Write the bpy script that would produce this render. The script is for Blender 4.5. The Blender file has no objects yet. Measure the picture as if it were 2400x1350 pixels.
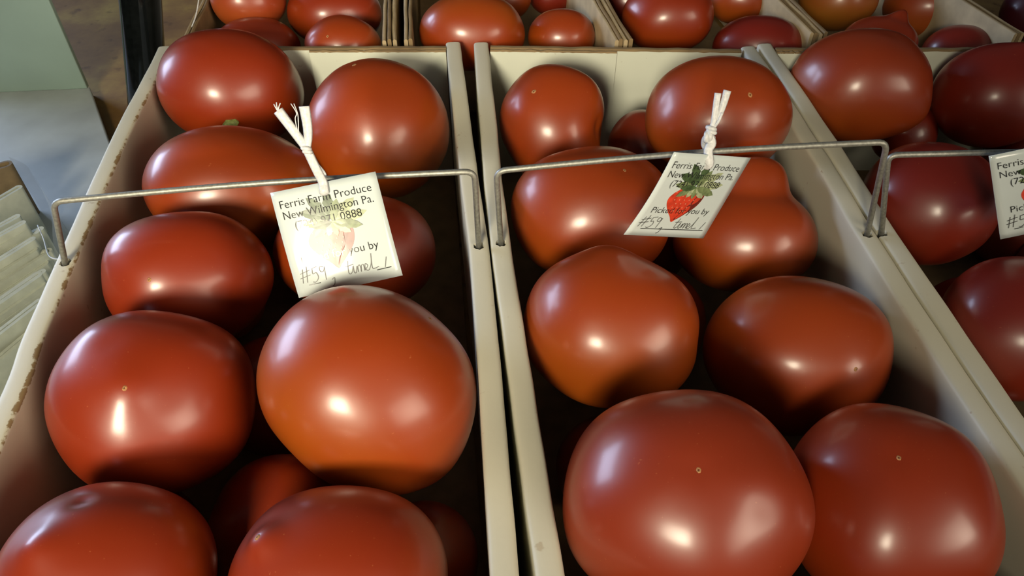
import bpy, bmesh, math, random
from mathutils import Vector, Matrix, noise
random.seed(7)
C = bpy.context.scene.collection
RZ = 0.12                     # height of the box rims above the table top
CAMZ = RZ + 0.30
F = 1800.0                    # focal length in pixels of the 2400 wide frame
S2 = math.sqrt(.5)

# ------------------------------------------------------------------ camera, world, lights
cam_d = bpy.data.cameras.new('camera'); cam = bpy.data.objects.new('camera', cam_d); C.objects.link(cam)
cam.location = (0, 0, CAMZ); cam.rotation_euler = (math.radians(45), 0, 0)
cam_d.sensor_width = 36; cam_d.lens = F / 2400 * 36; cam_d.clip_start = .01
bpy.context.scene.camera = cam
vs = bpy.context.scene.view_settings
vs.view_transform = 'Standard'; vs.look = 'None'; vs.gamma = 1; vs.use_curve_mapping = False; vs.exposure = -.14

W = bpy.data.worlds.new('dim barn'); bpy.context.scene.world = W; W.use_nodes = True
bg = W.node_tree.nodes['Background']; bg.inputs[0].default_value = (.66, .68, .62, 1); bg.inputs[1].default_value = .072

def area(name, loc, target, sx, sy, power, col, spread=180):
    l = bpy.data.lights.new(name, 'AREA'); l.shape = 'RECTANGLE'; l.size = sx; l.size_y = sy
    l.energy = power; l.color = col; l.spread = math.radians(spread)
    o = bpy.data.objects.new(name, l); C.objects.link(o); o.location = loc
    o.rotation_euler = (Vector(target) - Vector(loc)).to_track_quat('-Z', 'Y').to_euler()
    return o
area('warm_lamp', (-.32, -.86, RZ + .64), (-.10, .50, RZ), .33, .27, 1.45, (1, .89, .66), 38)
area('second_lamp', (.84, -.66, RZ + .56), (-.26, .33, RZ), .85, .50, 1.2, (1, .86, .66), 48)
area('window_daylight', (-1.9, 1.22, RZ + .52), (0, .35, RZ),    1.05, .62, 38, (.58, .72, 1))

# ------------------------------------------------------------------ pixel helpers (world points of what the photo shows)
def ray(x, y):
    u = (x - 1200) / F; v = (675 - y) / F
    return Vector((u, S2 * (v + 1), S2 * (v - 1)))
CAMP = Vector((0, 0, CAMZ))
def P(x, y, z=0.0):           # point at height z relative to the rims
    d = ray(x, y); return CAMP + d * ((z + RZ - CAMZ) / d.z)
def Q(x, y, t):               # point at distance t along the optical axis
    return CAMP + ray(x, y) * t

# ------------------------------------------------------------------ materials
def newmat(name):
    m = bpy.data.materials.new(name); m.use_nodes = True
    nt = m.node_tree; return m, nt, nt.nodes['Principled BSDF']
def nd(nt, t, **kw):
    n = nt.nodes.new(t)
    for k, v in kw.items(): setattr(n, k, v)
    return n
def noise_node(nt, scale, detail=3, coord='Object', rough=.5):
    tc = nd(nt, 'ShaderNodeTexCoord'); n = nd(nt, 'ShaderNodeTexNoise')
    n.inputs['Scale'].default_value = scale; n.inputs['Detail'].default_value = detail; n.inputs['Roughness'].default_value = rough
    nt.links.new(tc.outputs[coord], n.inputs['Vector']); return n
def ramp(nt, src, stops):
    r = nd(nt, 'ShaderNodeValToRGB'); e = r.color_ramp.elements
    e[0].position, e[0].color = stops[0]; e[1].position, e[1].color = stops[-1]
    for p, c in stops[1:-1]:
        x = e.new(p); x.color = c
    nt.links.new(src, r.inputs['Fac']); return r
def bump(nt, bsdf, src, strength, dist=.001):
    b = nd(nt, 'ShaderNodeBump'); b.inputs['Strength'].default_value = strength; b.inputs['Distance'].default_value = dist
    nt.links.new(src, b.inputs['Height']); nt.links.new(b.outputs['Normal'], bsdf.inputs['Normal'])
def mixcol(nt, fac, a, b, mode='MIX'):
    m = nd(nt, 'ShaderNodeMix', data_type='RGBA', blend_type=mode)
    for key, val in ((0, fac), (6, a), (7, b)):
        if hasattr(val, 'links') or isinstance(val, bpy.types.NodeSocket): nt.links.new(val, m.inputs[key])
        else: m.inputs[key].default_value = val
    return m.outputs[2]
def simple(name, col, rough=.6, metal=0, spec=.5, var=.12, scale=60, bumpk=0):
    m, nt, b = newmat(name)
    n = noise_node(nt, scale, 4)
    lo = tuple(c * (1 - var) for c in col) + (1,); hi = tuple(min(1, c * (1 + var)) for c in col) + (1,)
    r = ramp(nt, n.outputs[0], [(.3, lo), (.7, hi)])
    nt.links.new(r.outputs[0], b.inputs['Base Color'])
    b.inputs['Roughness'].default_value = rough; b.inputs['Metallic'].default_value = metal
    b.inputs['Specular IOR Level'].default_value = spec
    if bumpk: bump(nt, b, n.outputs[0], bumpk)
    return m

def tomato_mat():
    m, nt, b = newmat('tomato_skin')
    oi = nd(nt, 'ShaderNodeObjectInfo')
    n = noise_node(nt, 22, 3)
    at = nd(nt, 'ShaderNodeAttribute', attribute_name='tip')
    orange = mixcol(nt, 1.0, oi.outputs['Color'], (1.08, 1.75, 1.0, 1), 'MULTIPLY')
    ad = nd(nt, 'ShaderNodeMath', operation='MULTIPLY_ADD'); nt.links.new(n.outputs[0], ad.inputs[0]); ad.inputs[1].default_value = .9
    nt.links.new(at.outputs['Fac'], ad.inputs[2])
    mr = nd(nt, 'ShaderNodeMapRange'); nt.links.new(ad.outputs[0], mr.inputs[0]); mr.inputs[1].default_value = .35; mr.inputs[2].default_value = 1.05
    col = mixcol(nt, mr.outputs[0], orange, oi.outputs['Color'])
    fine = noise_node(nt, 800, 1)
    rr = ramp(nt, fine.outputs[0], [(.74, (0, 0, 0, 1)), (.80, (.16, .16, .16, 1))])
    col2 = mixcol(nt, rr.outputs[0], col, (.75, .28, .10, 1))
    nt.links.new(col2, b.inputs['Base Color'])
    b.inputs['Roughness'].default_value = .40
    b.inputs['Specular IOR Level'].default_value = .5
    b.inputs['Subsurface Weight'].default_value = .12
    b.inputs['Subsurface Radius'].default_value = (.006, .0012, .0006)
    b.inputs['Subsurface Scale'].default_value = 1
    b.inputs['Coat Weight'].default_value = .45; b.inputs['Coat Roughness'].default_value = .20
    big = noise_node(nt, 55, 2)
    bump(nt, b, big.outputs[0], .10, .0015)
    return m
def board_mat(name, base, worn, amount):
    m, nt, b = newmat(name)
    n = noise_node(nt, 95, 6, rough=.7); fib = noise_node(nt, 300, 2); mott = noise_node(nt, 9, 3)
    at = nd(nt, 'ShaderNodeAttribute', attribute_name='edge')
    mul = nd(nt, 'ShaderNodeMath', operation='MULTIPLY'); low = noise_node(nt, 16, 2); lr = ramp(nt, low.outputs[0], [(.38, (.78, .78, .78, 1)), (.62, (1, 1, 1, 1))])
    m0 = nd(nt, 'ShaderNodeMath', operation='MULTIPLY'); nt.links.new(at.outputs['Fac'], m0.inputs[0]); nt.links.new(lr.outputs[0], m0.inputs[1])
    nt.links.new(m0.outputs[0], mul.inputs[0]); nt.links.new(n.outputs[0], mul.inputs[1])
    w = ramp(nt, mul.outputs[0], [(.52 - amount, (0, 0, 0, 1)), (.58 - amount, (1, 1, 1, 1))])
    spk = noise_node(nt, 130, 3); s = ramp(nt, spk.outputs[0], [(.70, (0, 0, 0, 1)), (.76, (.45, .45, .45, 1))])
    lo = tuple(c * .90 for c in base) + (1,); hi = tuple(min(1, c * 1.06) for c in base) + (1,)
    c0 = ramp(nt, mott.outputs[0], [(.3, lo), (.7, hi)])
    c1 = mixcol(nt, s.outputs[0], c0.outputs[0], tuple(worn) + (1,))
    c2 = mixcol(nt, w.outputs[0], c1, tuple(worn) + (1,))
    nt.links.new(c2, b.inputs['Base Color'])
    b.inputs['Roughness'].default_value = .5
    bump(nt, b, fib.outputs[0], .12, .0006)
    return m
M = {}
M['tomato'] = tomato_mat()
M['worn_board'] = board_mat('white_coated_cardboard_worn_edge', (.62, .595, .475), (.26, .18, .09), .10)
M['white_board'] = board_mat('white_coated_cardboard', (.62, .595, .475), (.36, .26, .15), -.08)
M['panel_board'] = board_mat('white_inner_cardboard', (.68, .71, .60), (.30, .20, .10), .0)
M['kraft'] = simple('kraft_cardboard', (.23, .155, .072), .75, var=.18, scale=70, bumpk=.15)
M['kraft_pale'] = simple('pale_kraft_cardboard', (.43, .33, .19), .75, var=.15, scale=60, bumpk=.15)
M['scar'] = simple('blossom_scar', (.36, .17, .06), .7, var=.4, scale=900)
M['scar_dark'] = simple('blossom_scar_pit', (.10, .05, .02), .8)
M['stem'] = simple('green_stem', (.26, .32, .09), .6, var=.35, scale=500, bumpk=.3)
M['wire'] = simple('galvanised_wire', (.36, .36, .32), .52, metal=.75, var=.22, scale=600, bumpk=.07)
M['paper'] = simple('tag_paper', (.60, .67, .67), .09, var=.02, scale=40)
M['ink'] = simple('printed_black_ink', (.018, .018, .018), .12)
M['pen'] = simple('pen_ink', (.05, .045, .045), .4)
M['leaf_d'] = simple('printed_dark_green', (.06, .10, .04), .3, var=.5, scale=300)
M['leaf_m'] = simple('printed_mid_green', (.17, .22, .10), .3, var=.4, scale=300)
M['leaf_l'] = simple('printed_light_green', (.38, .43, .26), .3, var=.35, scale=300)
M['berry'] = simple('printed_strawberry_red', (.62, .055, .025), .3, var=.25, scale=250)
M['berry_d'] = simple('printed_strawberry_dark', (.17, .025, .018), .3, var=.35, scale=250)
M['berry_seed'] = simple('printed_strawberry_seed', (.75, .35, .22), .3)
M['string'] = simple('white_raffia', (.64, .65, .66), .4, var=.12, scale=700, bumpk=.3)
M['pole'] = simple('black_gloss_paint', (.004, .005, .005), .10, spec=.3, var=.3, scale=200)
M['white_panel'] = simple('white_painted_panel', (.29, .40, .35), .55, var=.05, scale=18)
M['white_ledge'] = simple('white_ledge', (.52, .56, .56), .6, var=.10, scale=25, bumpk=.1)
M['bag'] = simple('folded_white_paper', (.47, .49, .40), .8, var=.10, scale=120, bumpk=.2)
M['brown_paper'] = simple('brown_paper', (.17, .12, .06), .8, var=.2, scale=100)
def table_mat():
    m, nt, b = newmat('stained_brown_table')
    n = noise_node(nt, 9, 6, rough=.65); n2 = noise_node(nt, 60, 4)
    r = ramp(nt, n.outputs[0], [(.30, (.14, .066, .020, 1)), (.5, (.22, .115, .030, 1)), (.68, (.36, .23, .05, 1))])
    r2 = ramp(nt, n2.outputs[0], [(.28, (.5, .45, .4, 1)), (.40, (1, 1, 1, 1))])
    c = mixcol(nt, .8, r.outputs[0], r2.outputs[0], 'MULTIPLY')
    nt.links.new(c, b.inputs['Base Color']); b.inputs['Roughness'].default_value = .6
    bump(nt, b, n2.outputs[0], .2, .001); return m
M['table'] = table_mat()
def film_mat():
    m, nt, b = newmat('clear_plastic_film')
    tr = nd(nt, 'ShaderNodeBsdfTransparent'); gl = nd(nt, 'ShaderNodeBsdfGlossy'); gl.inputs['Roughness'].default_value = .12
    n = noise_node(nt, 40, 3); bp = nd(nt, 'ShaderNodeBump'); bp.inputs['Strength'].default_value = .5; bp.inputs['Distance'].default_value = .003
    nt.links.new(n.outputs[0], bp.inputs['Height']); nt.links.new(bp.outputs[0], gl.inputs['Normal'])
    df = nd(nt, 'ShaderNodeBsdfTranslucent'); df.inputs[0].default_value = (.8, .85, .85, 1)
    m1 = nd(nt, 'ShaderNodeMixShader'); m1.inputs[0].default_value = .10
    nt.links.new(tr.outputs[0], m1.inputs[1]); nt.links.new(gl.outputs[0], m1.inputs[2])
    m2 = nd(nt, 'ShaderNodeMixShader'); m2.inputs[0].default_value = .08
    nt.links.new(m1.outputs[0], m2.inputs[1]); nt.links.new(df.outputs[0], m2.inputs[2])
    nt.links.new(m2.outputs[0], nt.nodes['Material Output'].inputs[0]); return m
M['film'] = film_mat()

# ------------------------------------------------------------------ object helpers
def tag(o, label, cat, group=None, kind=None):
    if label: o['label'] = label
    if cat: o['category'] = cat
    if group: o['group'] = group
    if kind: o['kind'] = kind
    return o
def empty(name, loc, label, cat, group=None):
    o = bpy.data.objects.new(name, None); C.objects.link(o); o.location = loc; o.empty_display_size = .02
    return tag(o, label, cat, group)
def link(name, me, parent=None, smooth=False):
    o = bpy.data.objects.new(name, me); C.objects.link(o)
    if smooth:
        for p in me.polygons: p.use_smooth = True
    if parent is not None:
        o.parent = parent
        o.matrix_parent_inverse = (Matrix.Translation(parent.location) @ parent.rotation_euler.to_matrix().to_4x4()).inverted()
    return o
def mesh(name, verts, faces, mats, parent=None, smooth=False, fmat=None):
    me = bpy.data.meshes.new(name); me.from_pydata([tuple(v) for v in verts], [], faces)
    for m in (mats if isinstance(mats, (list, tuple)) else [mats]): me.materials.append(m)
    if fmat:
        for p, i in zip(me.polygons, fmat): p.material_index = i
    me.update(); return link(name, me, parent, smooth)
def catmull(pts, n):
    pts = [Vector(p) for p in pts]; out = []
    ext = [pts[0] * 2 - pts[1]] + pts + [pts[-1] * 2 - pts[-2]]
    for i in range(1, len(ext) - 2):
        a, b, c, d = ext[i - 1:i + 3]
        for k in range(n):
            t = k / n
            out.append(.5 * ((2 * b) + (c - a) * t + (2 * a - 5 * b + 4 * c - d) * t * t + (3 * b - a - 3 * c + d) * t ** 3))
    out.append(pts[-1]); return out
def tube(name, pts, rad, mat, parent=None, sides=10, flat=1.0, flatdir=None):
    """round (or flattened) tube along pts; rad is a number or a function of 0..1"""
    v, f = [], []; n = len(pts); prev = None
    for i, p in enumerate(pts):
        t = (pts[min(i + 1, n - 1)] - pts[max(i - 1, 0)]).normalized()
        ref = flatdir if flatdir is not None else (prev if prev is not None else (Vector((0, 0, 1)) if abs(t.z) < .8 else Vector((1, 0, 0))))
        a = (ref - t * ref.dot(t)).normalized(); b = t.cross(a); prev = a
        r = rad(i / (n - 1)) if callable(rad) else rad
        for k in range(sides):
            w = 2 * math.pi * k / sides
            v.append(p + a * (math.cos(w) * r * flat) + b * (math.sin(w) * r))
    for i in range(n - 1):
        for k in range(sides):
            k2 = (k + 1) % sides
            f.append((i * sides + k, i * sides + k2, (i + 1) * sides + k2, (i + 1) * sides + k))
    f.append(tuple(reversed(range(sides)))); f.append(tuple((n - 1) * sides + k for k in range(sides)))
    return mesh(name, v, f, mat, parent, True)
def prism(name, poly, z0, z1, mats, parent=None, topmat=0, bev=0):
    """extruded ground polygon (counter-clockwise), top face may use another slot"""
    n = len(poly); v = [(p[0], p[1], z0) for p in poly] + [(p[0], p[1], z1) for p in poly]
    f = [tuple(reversed(range(n))), tuple(range(n, 2 * n))] + [(i, (i + 1) % n, n + (i + 1) % n, n + i) for i in range(n)]
    o = mesh(name, v, f, mats, parent, fmat=[0, topmat] + [0] * n)
    if bev:
        bm = bmesh.new(); bm.from_mesh(o.data)
        bmesh.ops.bevel(bm, geom=bm.edges[:], offset=bev, segments=2, affect='EDGES', profile=.5); bm.to_mesh(o.data); bm.free()
    return o

# ------------------------------------------------------------------ table
tbl = empty('display_table', (0, .4, 0), 'brown stained table under all the tomato boxes', 'table')
prism('table_top', [(-1.3, -.05), (1.3, -.05), (1.3, 1.35), (-1.3, 1.35)], -.03, 0, M['table'], tbl, bev=.003)
for sx, sy in ((-1.2, .05), (1.2, .05), (-1.2, 1.25), (1.2, 1.25)):
    prism('leg', [(sx - .03, sy - .03), (sx + .03, sy - .03), (sx + .03, sy + .03), (sx - .03, sy + .03)], -.75, -.03, M['table'], tbl)
fl = prism('floor', [(-4, -4), (4, -4), (4, 4), (-4, 4)], -.80, -.75, simple('grey_concrete', (.12, .11, .10), .8, bumpk=.2, scale=12))
fl['kind'] = 'structure'
WD = simple('dark_barn_boards', (.10, .085, .065), .8, var=.3, scale=5, bumpk=.2)
for nm, poly in (('wall_rear', [(-4, 3.9), (4, 3.9), (4, 4), (-4, 4)]), ('wall_left', [(-4, -4), (-3.9, -4), (-3.9, 3.9), (-4, 3.9)]), ('wall_right', [(3.9, -4), (4, -4), (4, 3.9), (3.9, 3.9)])):
    prism(nm, poly, -.75, 1.9, WD)['kind'] = 'structure'

# ------------------------------------------------------------------ cardboard walls
TH = .0118
def wall(name, line, z0, z1, th, mat, parent, inner=1, holes=(), wob=.0006, seed=0):
    """folded-over cardboard wall along a ground polyline; inner=+1 when the inside lies to the right of the line's direction"""
    pts = catmull([(p[0], p[1], 0) for p in line], 14)
    r = min(.0020, th * .42); h = th / 2
    prof = [(-h, z0), (-h, (z0 + z1) / 2), (-h, z1 - r), (-h + .13 * r, z1 - .5 * r), (-h + .5 * r, z1 - .13 * r), (-h + r, z1), (-h * .35, z1 + .0002), (h * .35, z1 + .0002),
            (h - r, z1), (h - .5 * r, z1 - .13 * r), (h - .13 * r, z1 - .5 * r), (h, z1 - r), (h, z1 - 2.2 * r), (h, (z0 + z1) / 2), (h, z0)]
    ed = [0, 0, 0, 0, 0, .05, .15, .5, .85, 1, 1, .7, .1, 0, 0]
    v, f, e = [], [], []; n = len(pts); m = len(prof)
    for i, p in enumerate(pts):
        t = (pts[min(i + 1, n - 1)] - pts[max(i - 1, 0)]).normalized(); s = Vector((t.y, -t.x, 0)) * inner
        w = noise.noise(Vector((p.x * 30 + seed, p.y * 30, seed))) * wob; wz = noise.noise(Vector((p.y * 22, seed * 3.1, 2))) * wob
        for (o, z), q in zip(prof, ed):
            k = max(0, (z - z0) / (z1 - z0))
            v.append((p.x + s.x * (o + w * k), p.y + s.y * (o + w * k), z + wz * k)); e.append(q)
    for i in range(n - 1):
        for k in range(m):
            k2 = (k + 1) % m; q = (i * m + k, i * m + k2, (i + 1) * m + k2, (i + 1) * m + k)
            f.append(q if inner < 0 else tuple(reversed(q)))
    c0 = tuple(range(m)); c1 = tuple((n - 1) * m + k for k in range(m))
    f.append(tuple(reversed(c0)) if inner < 0 else c0); f.append(c1 if inner < 0 else tuple(reversed(c1)))
    o = mesh(name, v, f, mat, None, False)
    at = o.data.attributes.new('edge', 'FLOAT', 'POINT')
    for i, q in enumerate(e): at.data[i].value = q
    bm = bmesh.new(); bm.from_mesh(o.data); bmesh.ops.recalc_face_normals(bm, faces=bm.faces[:]); bm.to_mesh(o.data); bm.free()
    for hp in holes:                              # real holes where the wire ends are pushed in
        cv = []; cf = []
        for k in range(14):
            a = 2 * math.pi * k / 14; rr = .0029 * (1 + .10 * math.sin(k * 2.7 + seed) + .10 * math.sin(k * 1.1))
            cv.append((hp[0] + rr * math.cos(a), hp[1] + rr * 1.2 * math.sin(a), z1 - .035)); 
        cv += [(a, b, z1 + .01) for a, b, _ in cv]
        cf = [tuple(reversed(range(14))), tuple(range(14, 28))] + [(k, (k + 1) % 14, 14 + (k + 1) % 14, 14 + k) for k in range(14)]
        cut = mesh('cutter', cv, cf, M['kraft'])
        md = o.modifiers.new('b', 'BOOLEAN'); md.object = cut; md.operation = 'DIFFERENCE'; md.solver = 'EXACT'
        dg = bpy.context.evaluated_depsgraph_get(); nm = bpy.data.meshes.new_from_object(o.evaluated_get(dg))
        o.modifiers.clear(); o.data = nm; bpy.data.objects.remove(cut)
    for p in o.data.polygons: p.use_smooth = True
    try: o.data.set_sharp_from_angle(angle=math.radians(50))
    except Exception: pass
    o.parent = parent; o.matrix_parent_inverse = Matrix.Translation(parent.location).inverted()
    return o
def panel(name, a, b, th, z0, z1, mats, parent, wob=.0008, seed=0, lean=0.0, side=1):
    """flat board from ground point a to b, thickness th away from the viewer; slot 0 faces, slot 1 cut edges; slightly ragged top"""
    a = Vector((a[0], a[1], 0)); b = Vector((b[0], b[1], 0)); t = (b - a).normalized(); s = Vector((-t.y, t.x, 0)) * side
    n = 40; v, f, fm = [], [], []
    for i in range(n + 1):
        p = a.lerp(b, i / n); w = noise.noise(Vector((i * .35, seed, 1))) * wob; w2 = noise.noise(Vector((i * .9, seed, 5))) * wob * .8
        v += [(p.x, p.y, z0), (p.x + s.x * lean, p.y + s.y * lean, z1 - .0012 + w2), (p.x + s.x * (th * .35 + lean), p.y + s.y * (th * .35 + lean), z1 + w),
              (p.x + s.x * (th + lean), p.y + s.y * (th + lean), z1 + w), (p.x + s.x * th, p.y + s.y * th, z0)]
    for i in range(n):
        for k in range(5):
            k2 = (k + 1) % 5; f.append((i * 5 + k, (i + 1) * 5 + k, (i + 1) * 5 + k2, i * 5 + k2)); fm.append(1 if k in (1, 2) else 0)
    f.append((0, 1, 2, 3, 4)); f.append(tuple(n * 5 + k for k in (4, 3, 2, 1, 0))); fm += [1, 1]
    o = mesh(name, v, f, mats, parent, fmat=fm)
    bm = bmesh.new(); bm.from_mesh(o.data); bmesh.ops.recalc_face_normals(bm, faces=bm.faces[:]); bm.to_mesh(o.data); bm.free()
    return o

WB = [M['white_board']]; PB = [M['panel_board'], M['kraft']]
LINES = {
 'L1': [(-.2795, .575), (-.2680, .4273), (-.2556, .3218), (-.2492, .264), (-.2420, .2205), (-.2290, .085)],
 'R1': [(-.0480, .582), (-.0284, .4082), (-.0197, .3353), (-.0106, .2333), (-.0030, .1364), (.0010, .085)],
 'L2': [(-.0252, .582), (-.0144, .4322), (-.0065, .3353), (.0048, .2333), (.0152, .1364), (.0200, .085)],
 'R2': [(.1905, .575), (.2041, .4423), (.2107, .3448), (.2202, .2468), (.2278, .1832), (.2370, .085)],
 'L3': [(.2048, .580), (.2172, .4423), (.2243, .3467), (.2336, .2468), (.2400, .1890), (.2495, .085)],
 'R3': [(.425, .575), (.435, .44), (.445, .34), (.455, .22), (.466, .085)],
}
def front_box(label, L, R, rear_l, rear_r, seam, front_left, hl, hr):
    a, b = LINES[L], LINES[R]
    o = empty('cardboard_box', ((a[2][0] + b[2][0]) / 2, .33, 0), label, 'box', 'white tomato boxes in the front row')
    wall('side_panel', a, .002, RZ, TH, M['worn_board' if L == 'L1' else 'white_board'], o, -1, hl, seed=ord(L[1]))
    wall('side_panel', b, .002, RZ, TH, M['white_board'], o, 1, hr, seed=ord(R[1]) + 5)
    i = TH / 2 + .0002
    prism('bottom_panel', [(a[-1][0] + i, .084), (b[-1][0] - i, .084), (b[0][0] - i, .580), (a[0][0] + i, .580)], 0, .002, M['kraft'], o)
    panel('end_panel', (a[-1][0] + i, .0925), (b[-1][0] - i, .0925), .006, .0022, RZ - .002, PB, o, side=-1, seed=9)
    panel('end_panel', rear_l, rear_r, .0045, .0022, RZ, PB, o, seed=3)
    # second layer glued to the inside of the rear panel; its cut edge makes the vertical seam
    m = Vector(rear_l).lerp(Vector(rear_r), seam)
    if front_left: q = (Vector(rear_l), m)
    else: q = (m, Vector(rear_r))
    off = Vector((0, -.0024)); panel('end_flap', q[0] + off, q[1] + off, .0022, .0022, RZ - .0006, PB, o, seed=5)
    return o
front_box('long white cardboard tomato box on the left, next to the black pole', 'L1', 'R1', (-.272, .5705), (-.0530, .5715), .50, False,
          [P(153, 616).to_tuple()[:2]], [P(1122, 576).to_tuple()[:2]])
front_box('white cardboard tomato box in the middle of the front row', 'L2', 'R2', (-.0175, .5725), (.1835, .5665), .505, True,
          [P(1174, 570).to_tuple()[:2]], [P(2032, 550).to_tuple()[:2]])
front_box('white cardboard tomato box at right, its tag cut off by the frame', 'L3', 'R3', (.2120, .5690), (.4180, .5690), .18, True,
          [P(2067, 545).to_tuple()[:2]], [])

# rear row of kraft boxes: walls of loosely stacked layers
def layered(parent, a, b, offs, th, mats, z1=RZ, seed=0):
    a = Vector(a); b = Vector(b); t = (b - a).normalized(); s = Vector((t.y, -t.x))
    for k, of in enumerate(offs):
        pts = []
        for i in range(8):
            p = a.lerp(b, i / 7) + s * (of + noise.noise(Vector((i * .8, k * 3 + seed, 2))) * .0007)
            pts.append((p.x, p.y))
        wall('cardboard_layer', pts, RB0 + .002, z1 - .0015 * random.random(), th, mats[k % len(mats)], parent, 1, wob=.0009, seed=seed + k)
KM = [M['kraft_pale'], M['kraft']]
RB0 = RZ - .070
rs = prism('wooden_riser', [(-.30, .592), (.46, .592), (.46, .90), (-.30, .90)], 0, RB0, M['table'], bev=.002)
tag(rs, 'low brown wooden riser under the brown back boxes', 'riser')
RB = [('brown cardboard box behind the left white box', (-.2665, .588), (-.2860, .89), (-.1005, .588), (-.132, .89), [-.0025, .0015], [-.0042, -.0002, .0040]),
      ('brown cardboard box behind the gap between left and middle white boxes', (-.0842, .588), (-.113, .89), (.0885, .588), (.034, .89), [-.0030, .0012], [-.0030, .0006]),
      ('brown cardboard box behind the middle white box', (.0965, .588), (.042, .89), (.2520, .600), (.195, .89), [-.0030, .0008], [-.0032, .0004]),
      ('brown cardboard box behind the right white box', (.2598, .600), (.2025, .89), (.4215, .600), (.334, .89), [-.0030, .0006], [-.0040, 0, .0040])]
for k, (lab, ln, lf, rn, rf, lo, ro) in enumerate(RB):
    o = empty('kraft_box', ((ln[0] + rn[0]) / 2, .74, 0), lab, 'box', 'brown tomato boxes in the back row'); o.location.z = RB0
    layered(o, ln, lf, lo, .0032, KM, seed=k * 7); layered(o, rn, rf, ro, .0032, KM, seed=k * 7 + 3)
    prism('bottom_panel', [(ln[0] + .006, .59), (rn[0] - .008, .59), (rf[0] - .008, .885), (lf[0] + .006, .885)], RB0, RB0 + .002, M['kraft'], o)
    panel('end_panel', (ln[0] + .006, .592), (rn[0] - .008, .592), .003, RB0 + .0022, RZ - .035, [M['kraft_pale'], M['kraft']], o, seed=k)
    panel('end_panel', (lf[0] + .006, .880), (rf[0] - .008, .880), .003, RB0 + .0022, RZ - .004, [M['kraft_pale'], M['kraft']], o, seed=k + 4)

# ------------------------------------------------------------------ tomatoes
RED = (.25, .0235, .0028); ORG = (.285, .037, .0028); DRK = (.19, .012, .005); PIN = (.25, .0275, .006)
def tomato(cx, cy, rx, ry, z, label, group, col=RED, tip=None, tipamp=0, tipw=.25, q=2.06, rot=0, bumps=(), rw=1.0, sub=5, scar='scar', name='tomato', ribs=.010, seed=None):
    seed = seed if seed is not None else cx * .37 + cy * .11
    w = ray(cx, cy).normalized(); Cc = P(cx, cy, z); D = (Cc - CAMP).length
    a, b = ray(cx - rx, cy).normalized(), ray(cx + rx, cy).normalized(); c, d = ray(cx, cy + ry).normalized(), ray(cx, cy - ry).normalized()
    ru = D * math.sin(a.angle(b) / 2); rv = D * math.sin(c.angle(d) / 2)
    u = b - a; u = (u - w * u.dot(w)).normalized(); v = u.cross(w).normalized()
    if v.dot(d - c) < 0: v = -v
    if rot:
        cr, sr = math.cos(rot), math.sin(rot); u, v = u * cr + v * sr, v * cr - u * sr
    o = shape(Cc, (u, v, -w), (ru, rv, (ru + rv) / 2 * rw * .93), label, group, col,
              None if tip is None else unit_dir(tip, cx, cy, rx, ry, rot), tipamp, tipw, q,
              [(unit_dir(p, cx, cy, rx, ry, rot), am, wd) for p, am, wd in bumps], sub, scar, ribs, seed)
    return o
def unit_dir(p, cx, cy, rx, ry, rot):
    x, y = (p[0] - cx) / rx, (cy - p[1]) / ry
    if rot:
        cr, sr = math.cos(rot), math.sin(rot); x, y = x * cr + y * sr, y * cr - x * sr
    l = math.hypot(x, y)
    if len(p) > 2: return Vector((x, y, p[2])).normalized()
    if l > .985: x, y = x / l * .985, y / l * .985
    return Vector((x, y, math.sqrt(max(0, 1 - x * x - y * y))))
def shape(Cc, fr, rad, label, group, col, tip, tipamp, tipw, q, bumps, sub, scar, ribs, seed):
    axis = tip if tip is not None else Vector((.15, .75, .35)).normalized()
    ax1 = axis.orthogonal().normalized(); ax2 = axis.cross(ax1)
    def R(n):
        r = (abs(n.x) ** q + abs(n.y) ** q + abs(n.z) ** q) ** (-1 / q)
        ca = max(-1, min(1, n.dot(axis))); th = math.acos(ca); ph = math.atan2(n.dot(ax2), n.dot(ax1))
        r *= 1 + ribs * math.cos(5 * ph + seed) * math.sin(th) ** 2 + ribs * .5 * math.cos(3 * ph + seed * 2) * math.sin(th)
        r *= 1 + .022 * noise.noise(n * 1.3 + Vector((seed, 0, 0)))
        if tip is not None:
            r += tipamp * math.exp(-(th / tipw) ** 2)
            if tipamp <= 0.02: r -= .010 * math.exp(-(th / .12) ** 2)
        for bd, am, wd in bumps:
            r += am * math.exp(-(n.angle(bd) / abs(wd)) ** (2 if wd > 0 else 3.2))
        return r
    bm = bmesh.new(); bmesh.ops.create_icosphere(bm, subdivisions=sub, radius=1)
    tp = []
    for vt in bm.verts:
        n = vt.co.normalized(); r = R(n); tp.append(max(0, .5 + .5 * n.dot(axis)) ** 1.5)
        vt.co = Vector((n.x * r * rad[0], n.y * r * rad[1], n.z * r * rad[2]))
    me = bpy.data.meshes.new('tomato'); bm.to_mesh(me); bm.free(); me.materials.append(M['tomato'])
    at = me.attributes.new('tip', 'FLOAT', 'POINT')
    for i, t in enumerate(tp): at.data[i].value = t
    o = link('tomato', me, None, True)
    rot = Matrix((fr[0], fr[1], fr[2])).transposed().to_4x4()
    o.matrix_world = Matrix.Translation(Cc) @ rot
    o.color = (*col, 1); tag(o, label, 'tomato', group)
    if tip is not None and scar:
        n = tip; r = R(n); p = Vector((n.x * r * rad[0], n.y * r * rad[1], n.z * r * rad[2]))
        nn = Vector((n.x / rad[0], n.y / rad[1], n.z / rad[2])).normalized()
        s = .0009 if scar == 'scar' else .0014
        scar_mesh(o, p, nn, s, scar)
    return o
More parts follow.
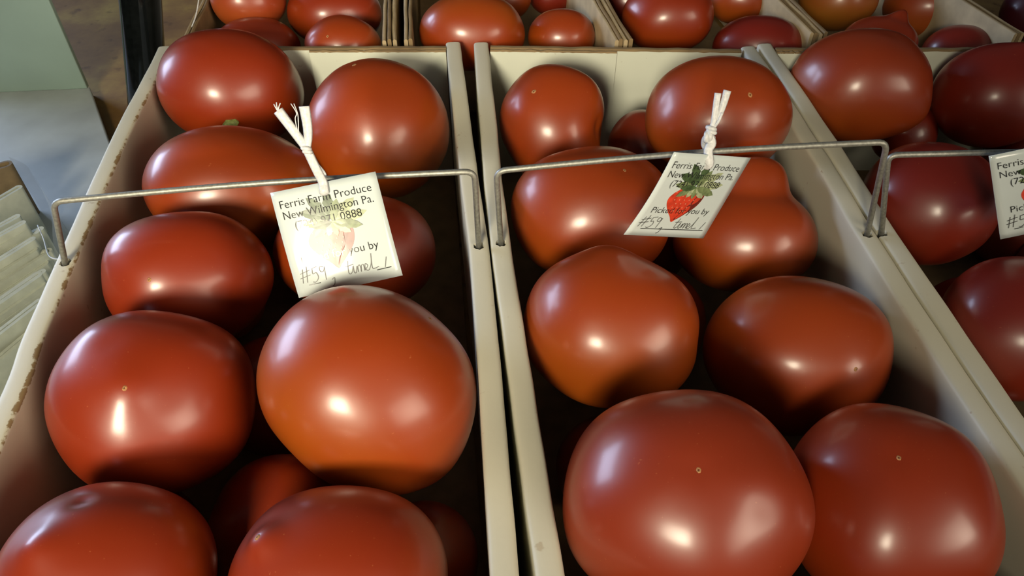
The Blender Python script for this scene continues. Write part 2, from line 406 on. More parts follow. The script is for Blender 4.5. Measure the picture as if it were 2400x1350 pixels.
def scar_mesh(o, p, nn, s, kind):
    a = nn.orthogonal().normalized(); b = nn.cross(a); v = []; f = []; fm = []
    prof = [(1.5, -.25), (1.05, .10), (.72, .26), (.42, .12), (.2, -.02)]
    for i, (r, h) in enumerate(prof):
        for k in range(10):
            w = 2 * math.pi * k / 10; rr = r * (1 + .10 * math.sin(k * 1.26 + p.x * 900))
            v.append(p + (a * math.cos(w) * rr + b * math.sin(w) * rr + nn * (h + .05 * math.sin(k * 3.7))) * s)
    for i in range(4):
        for k in range(10):
            f.append((i * 10 + k, i * 10 + (k + 1) % 10, (i + 1) * 10 + (k + 1) % 10, (i + 1) * 10 + k)); fm.append(1 if i >= 3 else 0)
    f.append(tuple(40 + k for k in range(10))); fm.append(1)
    me = bpy.data.meshes.new('blossom_scar'); me.from_pydata([tuple(x) for x in v], [], f)
    me.materials.append(M['scar']); me.materials.append(M['scar_dark'])
    for q, i in zip(me.polygons, fm): q.material_index = i; q.use_smooth = True
    c = bpy.data.objects.new('blossom_scar', me); C.objects.link(c); c.parent = o; return c

G1 = 'tomatoes in the left white box'; G2 = 'tomatoes in the middle white box'; G3 = 'tomatoes in the right white box'
T1 = tomato(545, 208, 172, 138, -.0111, 'big tomato at the rear left corner of the left box, green stem stub below', G1, RED, tip=(490, 120), rot=-.12, scar=None)
tomato(888, 305, 166, 165, -.0154, 'round tomato at the rear right corner of the left box', G1, ORG, tip=(838, 160), scar='dry')
tomato(552, 448, 213, 150, -.0248, 'wide tomato second from the rear on the left of the left box', G1, ORG, tip=(430, 330), scar=None, ribs=.016, rot=-.08)
tomato(445, 650, 200, 156, -.0201, 'tomato third from the rear along the left box\'s left wall', G1, RED, tip=(362, 655), tipamp=.03, tipw=.35, q=2.2)
tomato(366, 942, 244, 218, -.0210, 'large tomato with raised scar by the left wall, second from the front of left box', G1, RED, tip=(302, 915), tipamp=.05, tipw=.22, q=2.15, bumps=[((215, 800), .02, .25), ((265, 820), -.015, .14)])
tomato(864, 910, 266, 230, -.0102, 'largest tomato of the left box, below its paper tag', G1, ORG, tip=(1018, 750), q=2.12, rot=-.62, bumps=[((660, 1060, .15), -.05, .3), ((1050, 1080, .1), .03, .35)], sub=6)
tomato(836, 592, 192, 142, -.0395, 'tomato half hidden behind the left paper tag', G1, RED, tip=(900, 480), scar=None)
tomato(258, 1355, 265, 232, -.0177, 'pointed tomato cut off at the bottom left corner of the frame', G1, RED, tip=(95, 1290), tipamp=.06, tipw=.2, sub=6, bumps=[((165, 1185), -.03, .10)], scar=None)
tomato(799, 1362, 259, 234, -.0223, 'pointed tomato at the bottom edge beside the middle divider', G1, RED, tip=(630, 1277), tipamp=.085, tipw=.17, sub=6)

tomato(1292, 298, 122, 146, -.0226, 'creased two-lobed tomato at the rear left corner of the middle box', G2, ORG, tip=(1253, 220), scar='dry', rot=.05, sub=6, bumps=[((1400, 300), -.085, .17), ((1415, 312, .1), -.10, .2), ((1385, 220, .3), .10, .42), ((1400, 400, .2), .05, .35), ((1190, 400, .1), -.10, .4)])
tomato(1505, 345, 80, 88, -.0451, 'small pale tomato low against the rear wall of the middle box', G2, PIN)
tomato(1680, 275, 172, 142, .0037, 'big tomato with dark scar at the rear right corner of the middle box', G2, ORG, tip=(1750, 226), scar='dry', sub=6)
tomato(1387, 500, 190, 156, -.0212, 'large tomato under the wire left of the middle box\'s tag', G2, ORG, tip=(1455, 410), q=2.2, ribs=.016, sub=6)
tomato(1744, 562, 171, 124, -.0374, 'pear-shaped tomato behind the middle box\'s tag', G2, ORG, scar=None, sub=6, ribs=.006, bumps=[((1768, 385, .1), .55, -.40)])
tomato(1432, 770, 208, 178, -.0170, 'tomato with pointed top in the middle box, left side', G2, ORG, tip=(1437, 592, .25), tipamp=.085, tipw=.28, q=2.2, rot=-.22, scar=None, ribs=.014, bumps=[((1638, 792, .1), -.04, .16), ((1370, 930, .2), .05, .4)], sub=6)
tomato(1862, 825, 223, 182, -.0314, 'tomato with ring scar by the right wall of the middle box', G2, ORG, tip=(1985, 860), tipamp=.03, tipw=.25, bumps=[((1850, 1005, .2), .07, .35)], sub=6, ribs=.014)
tomato(1600, 1175, 292, 273, -.0035, 'largest tomato, at the bottom of the middle box, tiny central scar', G2, PIN, tip=(1637, 1110), q=2.05, ribs=.016, sub=6, bumps=[((1770, 1190), -.015, .16)])
tomato(2078, 1190, 258, 252, -.0177, 'tomato at the bottom right of the middle box', G2, RED, tip=(2118, 1083), sub=6, ribs=.016)

tomato(2008, 203, 170, 134, -.0077, 'lumpy tomato rising above the rear left corner of the right box', G3, (.24, .028, .004), tip=(2075, 88), scar=None, ribs=.016, bumps=[((2165, 275, .1), .09, .35), ((2090, 95, .1), .03, .25)])
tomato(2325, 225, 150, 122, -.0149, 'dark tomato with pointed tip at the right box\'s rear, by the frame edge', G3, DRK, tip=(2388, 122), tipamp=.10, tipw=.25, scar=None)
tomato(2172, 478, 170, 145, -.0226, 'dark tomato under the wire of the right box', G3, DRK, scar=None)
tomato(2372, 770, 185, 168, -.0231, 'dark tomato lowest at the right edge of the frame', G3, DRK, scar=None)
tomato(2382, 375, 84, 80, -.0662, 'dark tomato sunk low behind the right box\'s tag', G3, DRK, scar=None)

BK = 'tomatoes in the brown back boxes'
for r in [(582, 0, 90, 72, -.004, 'glossy brownish tomato at the top left, behind the left box', (.33, .045, .012)),
          (605, 112, 102, 72, -.0309, 'tomato peeping over the big rear left tomato', PIN), (785, 32, 112, 80, -.02, 'large tomato at left of the first brown divider', RED),
          (805, 107, 90, 70, -.0209, 'small tomato just behind the left box\'s rear panel', ORG), (1107, 75, 124, 92, -.0142, 'big orange tomato behind the gap between the white boxes', ORG),
          (1316, 88, 79, 68, -.0265, 'small orange tomato behind the middle box\'s rear panel', ORG), (1185, -5, 60, 54, -.0318, 'orange tomato at the top edge behind the big orange one', ORG),
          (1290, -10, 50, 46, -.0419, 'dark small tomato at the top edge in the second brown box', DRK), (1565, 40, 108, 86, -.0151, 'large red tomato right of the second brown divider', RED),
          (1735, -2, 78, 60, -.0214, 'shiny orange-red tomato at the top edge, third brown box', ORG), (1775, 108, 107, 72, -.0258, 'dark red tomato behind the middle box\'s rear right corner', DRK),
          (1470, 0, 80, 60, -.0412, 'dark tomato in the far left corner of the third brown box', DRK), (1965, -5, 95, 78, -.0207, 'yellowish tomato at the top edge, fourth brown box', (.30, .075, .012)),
          (2168, 15, 100, 78, -.0304, 'orange-brown tomato at the top right, fourth brown box', (.36, .055, .012)), (2420, 30, 80, 66, -.030, 'tomato coloured near black for shade, beyond the rightmost brown divider', (.06, .004, .014)), (2055, 110, 95, 72, -.0213, 'tomato with an upright tip behind the lumpy one', RED),  # shade beyond the last divider is put into that tomato's near-black colour
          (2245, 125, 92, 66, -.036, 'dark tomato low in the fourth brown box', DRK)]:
    ex = {}
    if r[0] == 1107: ex = dict(tip=(1085, 150), tipamp=.10, tipw=.35, scar=None)
    if r[0] == 2055: ex = dict(tip=(2102, 34, .05), tipamp=.30, tipw=.20, scar=None)
    if r[0] == 805: ex = dict(tip=(770, 86), scar='scar')
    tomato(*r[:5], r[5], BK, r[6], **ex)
FILL = {'b1': [(-.222, .4803, -.0793, .0387), (-.1434, .2868, -.0798, .0382), (-.1187, .1961, -.0767, .0413), (-.1495, .4944, -.0843, .0337), (-.2042, .3765, -.0861, .0319), (-.1365, .4238, -.0876, .0304), (-.0766, .3114, -.0852, .0328), (-.1971, .1942, -.0861, .0319), (-.0472, .1854, -.0873, .0307)],
 'b2': [(.1216, .2126, -.0781, .0399), (.0921, .3465, -.0797, .0383), (.0967, .4299, -.0816, .0364), (.0775, .1441, -.0849, .0331), (.0556, .2398, -.0862, .0318), (.1828, .1412, -.0862, .0318), (.1518, .5066, -.0841, .0339), (.0412, .4628, -.0894, .0286), (.0415, .519, -.0897, .0283)],
 'b3': [(.250, .455, -.0880, .030), (.318, .480, -.0820, .036), (.388, .452, -.0810, .037), (.318, .530, -.052, .026), (.3048, .3417, -.0807, .0373), (.3957, .3964, -.084, .034), (.2737, .2509, -.0897, .0283)]}
WHERE = {'b1': 'the left white box', 'b2': 'the middle white box', 'b3': 'the right white box', 'A': 'the first brown box', 'B': 'the second brown box', 'C': 'the third brown box', 'D': 'the fourth brown box'}
SPOT = {'b1': ['beneath the big rear left tomato', 'between the scarred and the largest tomato', '', 'between the two rear tomatoes of the left box', 'by the left wall beneath the wide tomato', 'beneath the wide tomato, behind the left tag',
               'right of the tomato behind the left tag', 'in the dark corner above the bottom left tomato', 'in the dark gap beside the divider at the bottom'],
        'b2': ['between the ring-scarred tomato and the front two', 'in the dark gap left of the ring-scarred tomato', 'hidden behind the middle tag', 'beneath the largest tomato', 'left, between the pointed-top and the largest tomato',
               'beneath the bottom right tomato of the middle box', 'beneath the rear right tomato of the middle box', 'beneath the creased tomato', 'behind the creased tomato, at the rear wall'],
        'b3': ['beneath the lumpy tomato', 'between the lumpy and the pointed dark tomato', 'behind the right tag, left of the sunken tomato', 'small, at the rear wall behind the lumpy one', 'between the two lowest dark tomatoes of the right box', 'beneath the right tag', 'beneath the dark tomato lowest at right']}
for g, items in FILL.items():
    for k, (x, y, z, r) in enumerate(items):
        q = Vector((x, y, z + RZ)); tipd = None; sc = None
        lab = 'shadowed tomato in the bottom layer, ' + SPOT[g][k]
        fr = (Vector((1, 0, 0)), Vector((0, 1, 0)), Vector((0, 0, 1)))
        if g == 'b1' and k == 2:
            lab = 'shadowed tomato with a pale scar, low between the left box\'s front four'
            tipd = (Vector((.5, -.1, .75))).normalized(); sc = 'scar'
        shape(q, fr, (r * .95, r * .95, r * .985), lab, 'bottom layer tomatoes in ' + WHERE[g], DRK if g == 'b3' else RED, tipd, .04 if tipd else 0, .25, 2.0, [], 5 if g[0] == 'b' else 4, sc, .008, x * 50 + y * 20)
# green stem stub on the rear left tomato
def stem_stub(o, p, d):
    d = d.normalized(); a = d.orthogonal().normalized(); b = d.cross(a); v, f = [], []
    for i, (h, r) in enumerate([(-.006, .0035), (-.001, .0042), (.002, .0045), (.0035, .0032)]):
        for k in range(10):
            w = 2 * math.pi * k / 10; rr = r * (1 + .2 * math.sin(k * 1.9)); v.append(p + d * h + a * math.cos(w) * rr * 1.7 + b * math.sin(w) * rr)
    for i in range(3):
        for k in range(10): f.append((i * 10 + k, i * 10 + (k + 1) % 10, (i + 1) * 10 + (k + 1) % 10, (i + 1) * 10 + k))
    f.append(tuple(30 + k for k in range(10)))
    s = mesh('stem_stub', v, f, M['stem'], None, True); s.parent = o; s.matrix_parent_inverse = o.matrix_world.inverted(); s['label'] = 'cut green stem stub'
bpy.context.view_layer.update()
w1 = ray(545, 208).normalized(); c1 = P(545, 208, -.0111)
best = None
for vt in T1.data.vertices:                       # vertex of the tomato nearest to where the stub shows
    p = T1.matrix_world @ vt.co
    if (p - c1).dot(w1) < 0.004:
        r = CAMP + ray(534, 291) * ((p - CAMP).dot(Vector((0, S2, -S2)))); e = (r - p).length
        if best is None or e < best[0]: best = (e, p)
stem_stub(T1, best[1], (best[1] - c1).normalized())

# ------------------------------------------------------------------ wire handles
def fillet(pts, r, n=6):
    out = [pts[0]]
    for i in range(1, len(pts) - 1):
        p = pts[i]; a = (pts[i - 1] - p).normalized(); b = (pts[i + 1] - p).normalized()
        p0, p1 = p + a * r, p + b * r
        for k in range(n + 1):
            t = k / n; out.append(p0 * (1 - t) ** 2 + p * 2 * t * (1 - t) + p1 * t * t)
    out.append(pts[-1]); return out
def on_plane_y(x, y, Y):
    d = ray(x, y); return CAMP + d * (Y / d.y)
def handle(label, hl, cl, cr, hr, mid=None):
    a = P(*hl); b = on_plane_y(*cl, a.y); d = P(*hr) if len(hr) == 2 else Vector(hr); c = on_plane_y(*cr, d.y) if len(cr) == 2 else Vector(cr)
    down = lambda p, q: p + (p - q).normalized() * .012
    pts = fillet([down(a, b), b, c, down(d, c)], .006)
    k = len(pts) // 2; lng = []
    for i in range(len(pts) - 1):
        if (pts[i + 1] - pts[i]).length > .05 and i in range(5, len(pts) - 5):
            for s in range(12):
                t = s / 12; lng.append(pts[i].lerp(pts[i + 1], t) + Vector((0, .0012 * math.sin(t * 3.14), .0012 * math.sin(t * 3.14))))
        else: lng.append(pts[i])
    lng.append(pts[-1])
    o = tube('wire_handle', lng, .00165, M['wire'], None, 12); tag(o, label, 'handle', 'wire handles'); return o
H1 = handle('bent wire handle across the left white box', (153, 618), (124, 472), (1112, 401), (1122, 576))
H2 = handle('bent wire handle across the middle white box', (1174, 570), (1163, 400), (2080, 332), (2032, 550))
H3 = handle('bent wire handle of the right box, running out of frame', (2066, 545), (2082, 363), (.440, .345, RZ + .058), (.4425, .345, RZ))

# ------------------------------------------------------------------ paper tags
def text_geo(s, size, x, y, width=None, shear=0):
    cu = bpy.data.curves.new('t', 'FONT'); cu.body = s; cu.size = size; cu.resolution_u = 3; cu.shear = shear; cu.offset = -.0011
    o = bpy.data.objects.new('t', cu); C.objects.link(o)
    dg = bpy.context.evaluated_depsgraph_get(); me = bpy.data.meshes.new_from_object(o.evaluated_get(dg))
    v = [tuple(p.co[:2]) for p in me.vertices]; f = [tuple(p.vertices) for p in me.polygons]
    bpy.data.objects.remove(o); bpy.data.curves.remove(cu); bpy.data.meshes.remove(me)
    mx = max(a for a, b in v); mn = min(a for a, b in v); k = (width / (mx - mn)) if width else 1
    return [(x + (a - mn) * k, y - b) for a, b in v], f
def ribbon(pts, w):
    v, f = [], []
    for i, p in enumerate(pts):
        a = pts[max(0, i - 1)]; b = pts[min(len(pts) - 1, i + 1)]; dx, dy = b[0] - a[0], b[1] - a[1]; l = math.hypot(dx, dy) or 1
        nx, ny = -dy / l * w / 2, dx / l * w / 2; v += [(p[0] + nx, p[1] + ny), (p[0] - nx, p[1] - ny)]
    for i in range(len(pts) - 1): f.append((2 * i, 2 * i + 1, 2 * i + 3, 2 * i + 2))
    return v, f
def smooth2(pts, n=5): return [(p.x, p.y) for p in catmull([(a, b, 0) for a, b in pts], n)]
def script(x0, y0, k, num='59'):
    """strokes of the handwritten note, y down, y0 = baseline"""
    S = []
    def st(*p): S.append(smooth2([(x0 + a * k, y0 + b * k) for a, b in p]) if len(p) > 2 else [(x0 + a * k, y0 + b * k) for a, b in p])
    st((.00, -.02), (.06, -.30)); st((.09, -.02), (.15, -.34)); st((-.03, -.12), (.19, -.16)); st((-.01, -.21), (.20, -.26))
    st((.36, -.30), (.25, -.28)); st((.25, -.28), (.24, -.17), (.31, -.18), (.33, -.08), (.26, .0), (.20, -.01))
    if num == '59': st((.48, -.26), (.41, -.28), (.40, -.19), (.46, -.18), (.50, -.27)); st((.50, -.27), (.47, .0))
    else: st((.46, -.28), (.44, 0))
    st((.58, .02), (.64, -.01), (.61, .12), (.56, .15))
    st((.98, -.28), (.94, -.06), (.97, -.01), (1.02, -.05)); st((.90, -.17), (1.07, -.19))
    st((1.02, -.05), (1.06, -.16), (1.05, -.03), (1.09, -.02), (1.13, -.14), (1.13, -.02))
    st((1.13, -.02), (1.15, -.13), (1.19, -.14), (1.19, -.01)); st((1.19, -.01), (1.22, -.13), (1.26, -.14), (1.26, -.02))
    st((1.26, -.02), (1.34, -.10), (1.30, -.15), (1.28, -.05), (1.34, -.01), (1.42, -.14), (1.46, -.33)); st((1.46, -.33), (1.42, -.05), (1.47, -.02), (1.55, -.04))
    st((1.74, -.20), (1.67, .0)); return S
def build_tag(label, TL, TR, BL, BR, curl, num, strpts_fn, flip=1):
    cen = (TL + TR + BL + BR) / 4; n = (TR - TL).cross(TL - BL).normalized()
    if n.dot(CAMP - cen) < 0: n = -n
    def at(u, v, h=0):
        p = TL * (1 - u) * (1 - v) + TR * u * (1 - v) + BL * (1 - u) * v + BR * u * v
        return p + n * (curl(u, v) + h)
    o = empty('paper_tag', tuple(cen), label, 'tag', 'paper tags on the handles')
    N = 14; v, f = [], []
    for h in (0, -.00028):
        for j in range(N + 1):
            for i in range(N + 1): v.append(at(i / N, j / N, h))
    K = (N + 1) ** 2
    for j in range(N):
        for i in range(N):
            a = j * (N + 1) + i; f.append((a, a + N + 1, a + N + 2, a + 1)); f.append((K + a, K + a + 1, K + a + N + 2, K + a + N + 1))
    for i in range(N):
        for a, b in ((i, i + 1), (N * (N + 1) + i + 1, N * (N + 1) + i), ((i + 1) * (N + 1), i * (N + 1)), (i * (N + 1) + N, (i + 1) * (N + 1) + N)):
            f.append((a, b, K + b, K + a))
    mesh('paper', v, f, M['paper'], o, True)
    def flat(name, geos, mats, h, fm=None):
        V, Fc, FM = [], [], []
        for gi, (gv, gf) in enumerate(geos):
            b = len(V); V += [at(x, y, h + (.00001 * gi if fm else 0)) for x, y in gv]; Fc += [tuple(b + i for i in q) for q in gf]
            if fm: FM += [fm[gi]] * len(gf)
        return mesh(name, V, Fc, mats, o, fmat=FM or None)
    # strawberry picture
    geos, fm = [], []
    def blob(pts, m, sm=True):
        q = smooth2(list(pts) + [pts[0]], 4)[:-1] if sm else list(pts)
        cx = sum(a for a, b in q) / len(q); cy = sum(b for a, b in q) / len(q)
        geos.append((q + [(cx, cy)], [(i, (i + 1) % len(q), len(q)) for i in range(len(q))])); fm.append(m)
    def leaf(x, y, ang, L, w, m):
        ca, sa = math.cos(ang), math.sin(ang)
        pr = [(0, 0), (.18, .55), (.35, .78), (.42, .62), (.55, 1), (.63, .75), (.78, .72), (1, 0), (.80, -.62), (.66, -.70), (.58, -1), (.42, -.7), (.30, -.8), (.15, -.5)]
        blob([(x + a * L * ca - b * w * sa, y + a * L * sa + b * w * ca) for a, b in pr], m, False)
    leaf(.50, .34, -2.75, .30, .060, 0); leaf(.50, .34, -2.25, .30, .055, 0); leaf(.50, .36, -.60, .30, .060, 2); leaf(.50, .36, -1.55, .30, .055, 0)
    leaf(.49, .37, -3.05, .27, .05, 1); leaf(.50, .38, -.15, .34, .055, 2); leaf(.50, .37, -1.15, .22, .05, 1)
    blob([(.27, .44), (.35, .385), (.48, .37), (.58, .39), (.655, .44), (.665, .52), (.63, .61), (.56, .69), (.49, .76), (.445, .805), (.39, .74), (.31, .66), (.245, .57), (.235, .50)], 3)
    blob([(.585, .39), (.66, .44), (.668, .52), (.635, .61), (.565, .69), (.49, .765), (.45, .77), (.50, .66), (.545, .56), (.575, .47)], 4)
    rnd = random.Random(3)
    for a in range(7):
        for b in range(5):
            x = .29 + b * .062 + (a % 2) * .03 + (a * .012); y = .435 + a * .045
            if x < .60 - max(0, y - .55) * .75 and y < .70: blob([(x - .006, y), (x, y - .009), (x + .006, y), (x, y + .009)], 5, False)
    leaf(.50, .36, 2.6, .24, .045, 1); leaf(.50, .36, 2.05, .15, .04, 2); leaf(.50, .36, 1.45, .15, .035, 1); leaf(.50, .36, .75, .20, .045, 2); leaf(.50, .37, .30, .28, .05, 1); leaf(.50, .37, 3.05, .2, .04, 0)
    flat('strawberry_print', geos, [M['leaf_d'], M['leaf_m'], M['leaf_l'], M['berry'], M['berry_d'], M['berry_seed']], .00006, fm)
    lines = [('Ferris Farm Produce', .06, .165, .865), ('New Wilmington Pa.', .068, .268, .85), ('(724) 971 0888', .153, .372, .63), ('Picked for you by', .121, .693, .735)]
    flat('printed_text', [text_geo(s, .108, x, y, w) for s, x, y, w in lines], M['ink'], .00032)
    geos = [ribbon(s, .0058) for s in script(.08, .885, .47, num)]
    flat('handwritten_note', geos, M['pen'], .00034)
    flat('writing_line', [ribbon([(.13, .902), (.92, .895)], .008)], M['ink'], .00036)
    strpts_fn(o, at, n)
    return o
def ribbon_string(o, pts, r, n=None, name='string', flat=.45):
    return tube(name, catmull(pts, 6), r, M['string'], o, 8, flat, n)
def knot(o, p, r, ax, n):
    pts = []
    for i in range(26):
        a = i / 25 * 4 * math.pi; R = r * (1 + .25 * math.cos(a * .75))
        b = ax.cross(n).normalized()
        pts.append(p + b * math.cos(a) * R * .8 + n * math.sin(a) * R * .7 + ax * ((i / 25 - .5) * r * 1.6))
    tube('knot', pts, r * .55, M['string'], o, 8)
def strings1(o, at, n):
    h = at(.5, .085, .0012); w = Q(757, 428, .392); kn = Q(719, 350, .383)
    ribbon_string(o, [at(.5, .12, -.002), h, w, Q(742, 398, .388), kn], lambda t: .0026 - .0003 * t, n)
    ribbon_string(o, [at(.5, .13, -.001), Q(765, 436, .404), Q(762, 408, .412), Q(740, 380, .40), kn], .0007, n)
    knot(o, kn, .0020, (Q(719, 340, .383) - Q(722, 360, .384)).normalized(), n)
    ribbon_string(o, [kn, Q(705, 330, .381), Q(680, 296, .379), Q(652, 259, .377)], lambda t: .0020 + .0006 * t, n)
    ribbon_string(o, [kn, Q(722, 322, .381), Q(720, 290, .379), Q(713, 249, .376)], lambda t: .0019 + .0008 * t, n)
    for dx, dy in ((-8, -8), (-2, -12), (7, -10)):
        ribbon_string(o, [Q(652, 262, .377), Q(650 + dx * .5, 256 + dy * .5, .3765), Q(650 + dx, 252 + dy, .377)], .0003, n, 'fray', 1)
    for dx in (0, 7):
        ribbon_string(o, [Q(700, 318, .380), Q(692 + dx, 280, .378), Q(695 + dx * .3, 265, .377), Q(682 + dx, 243, .377)], .00025, n, 'fray', 1)
def strings2(o, at, n):
    nv = -ray(1660, 330).normalized(); kn = Q(1667, 303, .400); kn2 = Q(1662, 318, .401)
    ribbon_string(o, [at(.47, .13, -.002), at(.46, .085, .0016), Q(1660, 352, .402), Q(1668, 336, .4015), kn2], lambda t: .0024, nv)
    ribbon_string(o, [at(.5, .1, -.001), Q(1657, 352, .413), Q(1652, 338, .412), Q(1654, 326, .406), kn2], .0020, nv)
    knot(o, kn, .0022, (Q(1668, 290, .4) - Q(1664, 315, .4)).normalized(), nv); knot(o, kn2, .0024, Vector((1, 0, .2)).normalized(), nv)
    ribbon_string(o, [kn, Q(1673, 285, .398), Q(1678, 250, .396), Q(1683, 218, .394)], lambda t: .0014 + .0004 * t, nv)
    ribbon_string(o, [kn, Q(1680, 282, .398), Q(1694, 248, .395), Q(1705, 212, .392)], lambda t: .0015 + .0005 * t, nv)
    ribbon_string(o, [kn, Q(1682, 288, .397), Q(1693, 264, .395)], .0007, nv)
def strings3(o, at, n):
    nv = -ray(2400, 330).normalized()
    ribbon_string(o, [at(.5, .12, -.002), at(.5, .085, .0016), Q(2455, 320, .400), Q(2450, 270, .396)], .0022, nv)
build_tag('square paper tag with bright glare hanging in the left box', Q(635, 452, .3950), Q(880, 402, .3953), Q(702, 697, .4043), Q(944, 645, .4046),
          lambda u, v: .0022 * math.sin(u * 2.5 + .62) * (1 - .25 * v) + .0014 * math.sin(v * 2.6 + .2), '59', strings1)
build_tag('slanted paper tag hanging in the middle box', Q(1580, 357, .3850), Q(1760, 370, .4235), Q(1462, 550, .4100), Q(1648, 559, .4485),
          lambda u, v: .0016 * math.sin(v * 3.1) * (1 - u), '59', strings2)
build_tag('paper tag cut off by the right edge of the photo', Q(2318, 366, .4010), Q(2560, 306, .4090), Q(2345, 561, .4350), Q(2590, 500, .4430),
          lambda u, v: .0015 * math.sin(u * 3.1), '51', strings3)

# ------------------------------------------------------------------ left: pole, panel, ledge, folded paper, threads
pb = Vector((-.343, .617, .0062)); pd = (Q(329, 0, .665) - pb).normalized()
po = empty('black_pole', tuple(pb), 'glossy black metal pole behind the left box\'s rear left corner', 'pole')
tube('pole_tube', [pb + pd * (i * .05) for i in range(16)], .0172, M['pole'], po, 32)
tube('foot_flange', [pb + Vector((0, 0, -.006)), pb], .026, M['pole'], po, 24)

LZ = .010
e0, e1 = P(205, 208, LZ - RZ), P(268, 366, LZ - RZ)
lg = prism('white_ledge', [(-.95, .06), (-.238, .06), (-.262, .235), (-.2745, .33), (-.288, .445), (e1.x, e1.y), (e0.x + .0005, e0.y + .004), (-.95, .695)], .0, LZ, M['white_ledge'], bev=.0012)
tag(lg, 'flat white board lying left of the left box', 'board')
b0, b1 = P(0, 217, LZ - RZ), P(205, 208, LZ - RZ)
dr = (b1 - b0).normalized(); bl = b0 - dr * ((b0.x + .585) / dr.x)
nn = Vector((-dr.y, dr.x, 0))
wp = prism('foam_board', [(bl.x, bl.y), (b1.x, b1.y), (b1.x + nn.x * .006, b1.y + nn.y * .006), (bl.x + nn.x * .006, bl.y + nn.y * .006)], LZ, LZ + .30, M['white_panel'], bev=.001)
tag(wp, 'greenish white foam board standing upright at the top left', 'board')

def hairpin(px, py, ang, L, gap, hgt, th, mat, label, group=None, name='folded_paper_bag', nest=2, lean=0):
    """upright folded sheet(s), fold end at pixel (px,py): a loop seen from above"""
    z1 = LZ + hgt; e = P(px, py, z1 - RZ); d = P(px - 60, py + 60 * ang, z1 - RZ) - e; d.z = 0; d.normalize(); s = Vector((-d.y, d.x, 0))
    o = empty(name, (e.x, e.y, LZ), label, 'bag', group)
    for q in range(nest):
        g = max(gap / 2 * (1 - q * .55), th * .62); path = []
        off = -q * .003
        rr = random.Random(px * 7 + py + q)
        w = [rr.uniform(0, 6), rr.uniform(.0003, .0012)]
        for k in range(9): path.append(e + d * (off + L * (1 - k / 8) + g) + s * (g + w[1] * (1 - k / 8) * math.sin(w[0] + k * .7)))
        for k in range(1, 8):
            a = math.pi / 2 + math.pi * k / 8; path.append(e + d * (off + g + g * math.cos(a)) + s * g * math.sin(a))
        for k in range(9): path.append(e + d * (off + g + L * k / 8) + s * (-g + w[1] * k / 8 * math.sin(w[0] + (8 - k) * .7)))
        v, f = [], []; n = len(path)
        for i, p in enumerate(path):
            t = (path[min(i + 1, n - 1)] - path[max(i - 1, 0)]); t.z = 0; t.normalize(); m = Vector((t.y, -t.x, 0)) * th / 2
            zt = z1 + .0007 * math.sin(w[0] + p.x * 60); ln = s * lean
            v += [Vector((p.x, p.y, LZ)) + m - ln, Vector((p.x, p.y, zt)) + m, Vector((p.x, p.y, zt)) - m, Vector((p.x, p.y, LZ)) - m - ln]
        for i in range(n - 1):
            for k in range(4):
                k2 = (k + 1) % 4; f.append((i * 4 + k, (i + 1) * 4 + k, (i + 1) * 4 + k2, i * 4 + k2))
        f.append((3, 2, 1, 0)); f.append(tuple((n - 1) * 4 + k for k in range(4)))
        mo = mesh('folded_sheet', v, f, mat, o, True)
        try: mo.data.set_sharp_from_angle(angle=math.radians(40))
        except Exception: pass
    return o
BG = 'folded white paper bags beside the left box'
ORD = ['topmost', 'second from the top', 'third from the top', 'fourth from the top', 'fifth from the top', 'sixth from the top', 'seventh from the top', 'eighth from the top', 'ninth from the top', 'tenth from the top', 'eighth from the bottom',
       'seventh from the bottom', 'sixth from the bottom', 'fifth from the bottom', 'fourth from the bottom', 'third from the bottom', 'second from the bottom', 'lowest']
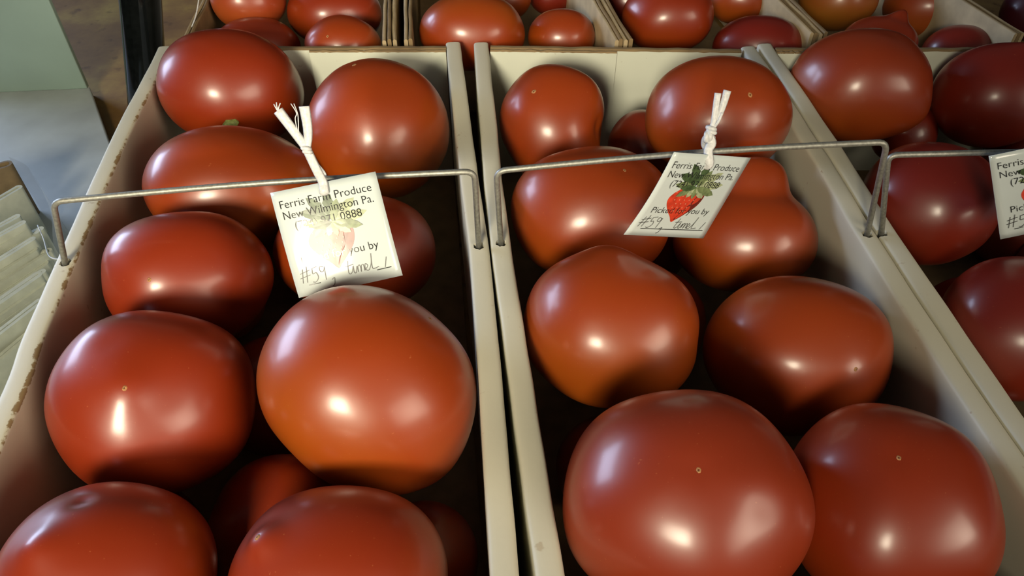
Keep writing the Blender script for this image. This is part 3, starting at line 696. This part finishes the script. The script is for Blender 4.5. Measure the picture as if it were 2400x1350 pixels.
bags = [(44, 506, .0046, 1), (57, 521, .0026, 1), (64, 534, .0034, 1), (88, 537, .0056, 2), (79, 558, .0024, 1), (82, 580, .0026, 1), (107, 588, .0060, 2), (109, 614, .0030, 1), (94, 641, .0064, 2), (101, 662, .0036, 1), (92, 686, .0030, 1),
        (97, 704, .0048, 1), (88, 727, .0034, 1), (76, 748, .0028, 1), (44, 774, .0052, 2), (82, 765, .0026, 1), (70, 788, .0048, 1), (52, 806, .0050, 1)]
for k, (x, y, g, nst) in enumerate(bags):
    hairpin(x, y, .52 + .022 * k, .10, g * .7, .054 - .0013 * k + (k * 5 % 7) * .0018, .0023, M['bag'], 'folded off-white paper bag, ' + ORD[k] + ' in the heap beside the left box', BG, nest=nst)
hairpin(26, 382, .25, .08, .008, .050, .0020, M['brown_paper'], 'brown folded paper at the left edge, above the white paper bags', nest=1)
hairpin(48, 436, .62, .08, .004, .046, .0020, M['bag'], 'upright pale paper bag just below the brown folded paper', nest=1)
# clear plastic sleeve around the bags
v, f = [], []
prof = [(20, 368), (58, 388), (92, 430), (118, 500), (128, 570), (124, 650), (112, 740), (92, 820)]
pts = catmull([P(x, y, -.055) for x, y in prof], 5); n = len(pts)
for p in pts:
    for j in range(5):
        k = j / 4; w = noise.noise(Vector((p.x * 40, p.y * 40, k * 2))) * .003
        v.append(Vector((p.x + w - .000 + (1 - k) * .002, p.y, LZ + .0005 + (RZ - .055 - LZ) * k)))
for i in range(n - 1):
    for j in range(4): f.append((i * 5 + j, (i + 1) * 5 + j, (i + 1) * 5 + j + 1, i * 5 + j + 1))
tag(mesh('plastic_sleeve', v, f, M['film'], None, True), 'clear plastic sleeve around the folded paper bags', 'sleeve')
o = tube('loose_thread', catmull([P(88, 528, -.055), P(102, 560, -.05), P(112, 595, -.035), P(126, 606, -.01), P(148, 607, .004)], 6), .0004, M['string'], None, 6)
tag(o, 'fine white thread from the paper bags to the left wire end', 'thread')
o = tube('hanging_thread', catmull([Q(470, -40, .66), Q(465, 5, .655), Q(458, 40, .65), Q(446, 70, .645), Q(434, 92, .64)], 6), .0006, M['string'], None, 6)
tag(o, 'thin pale thread hanging in front of the first brown box', 'thread')
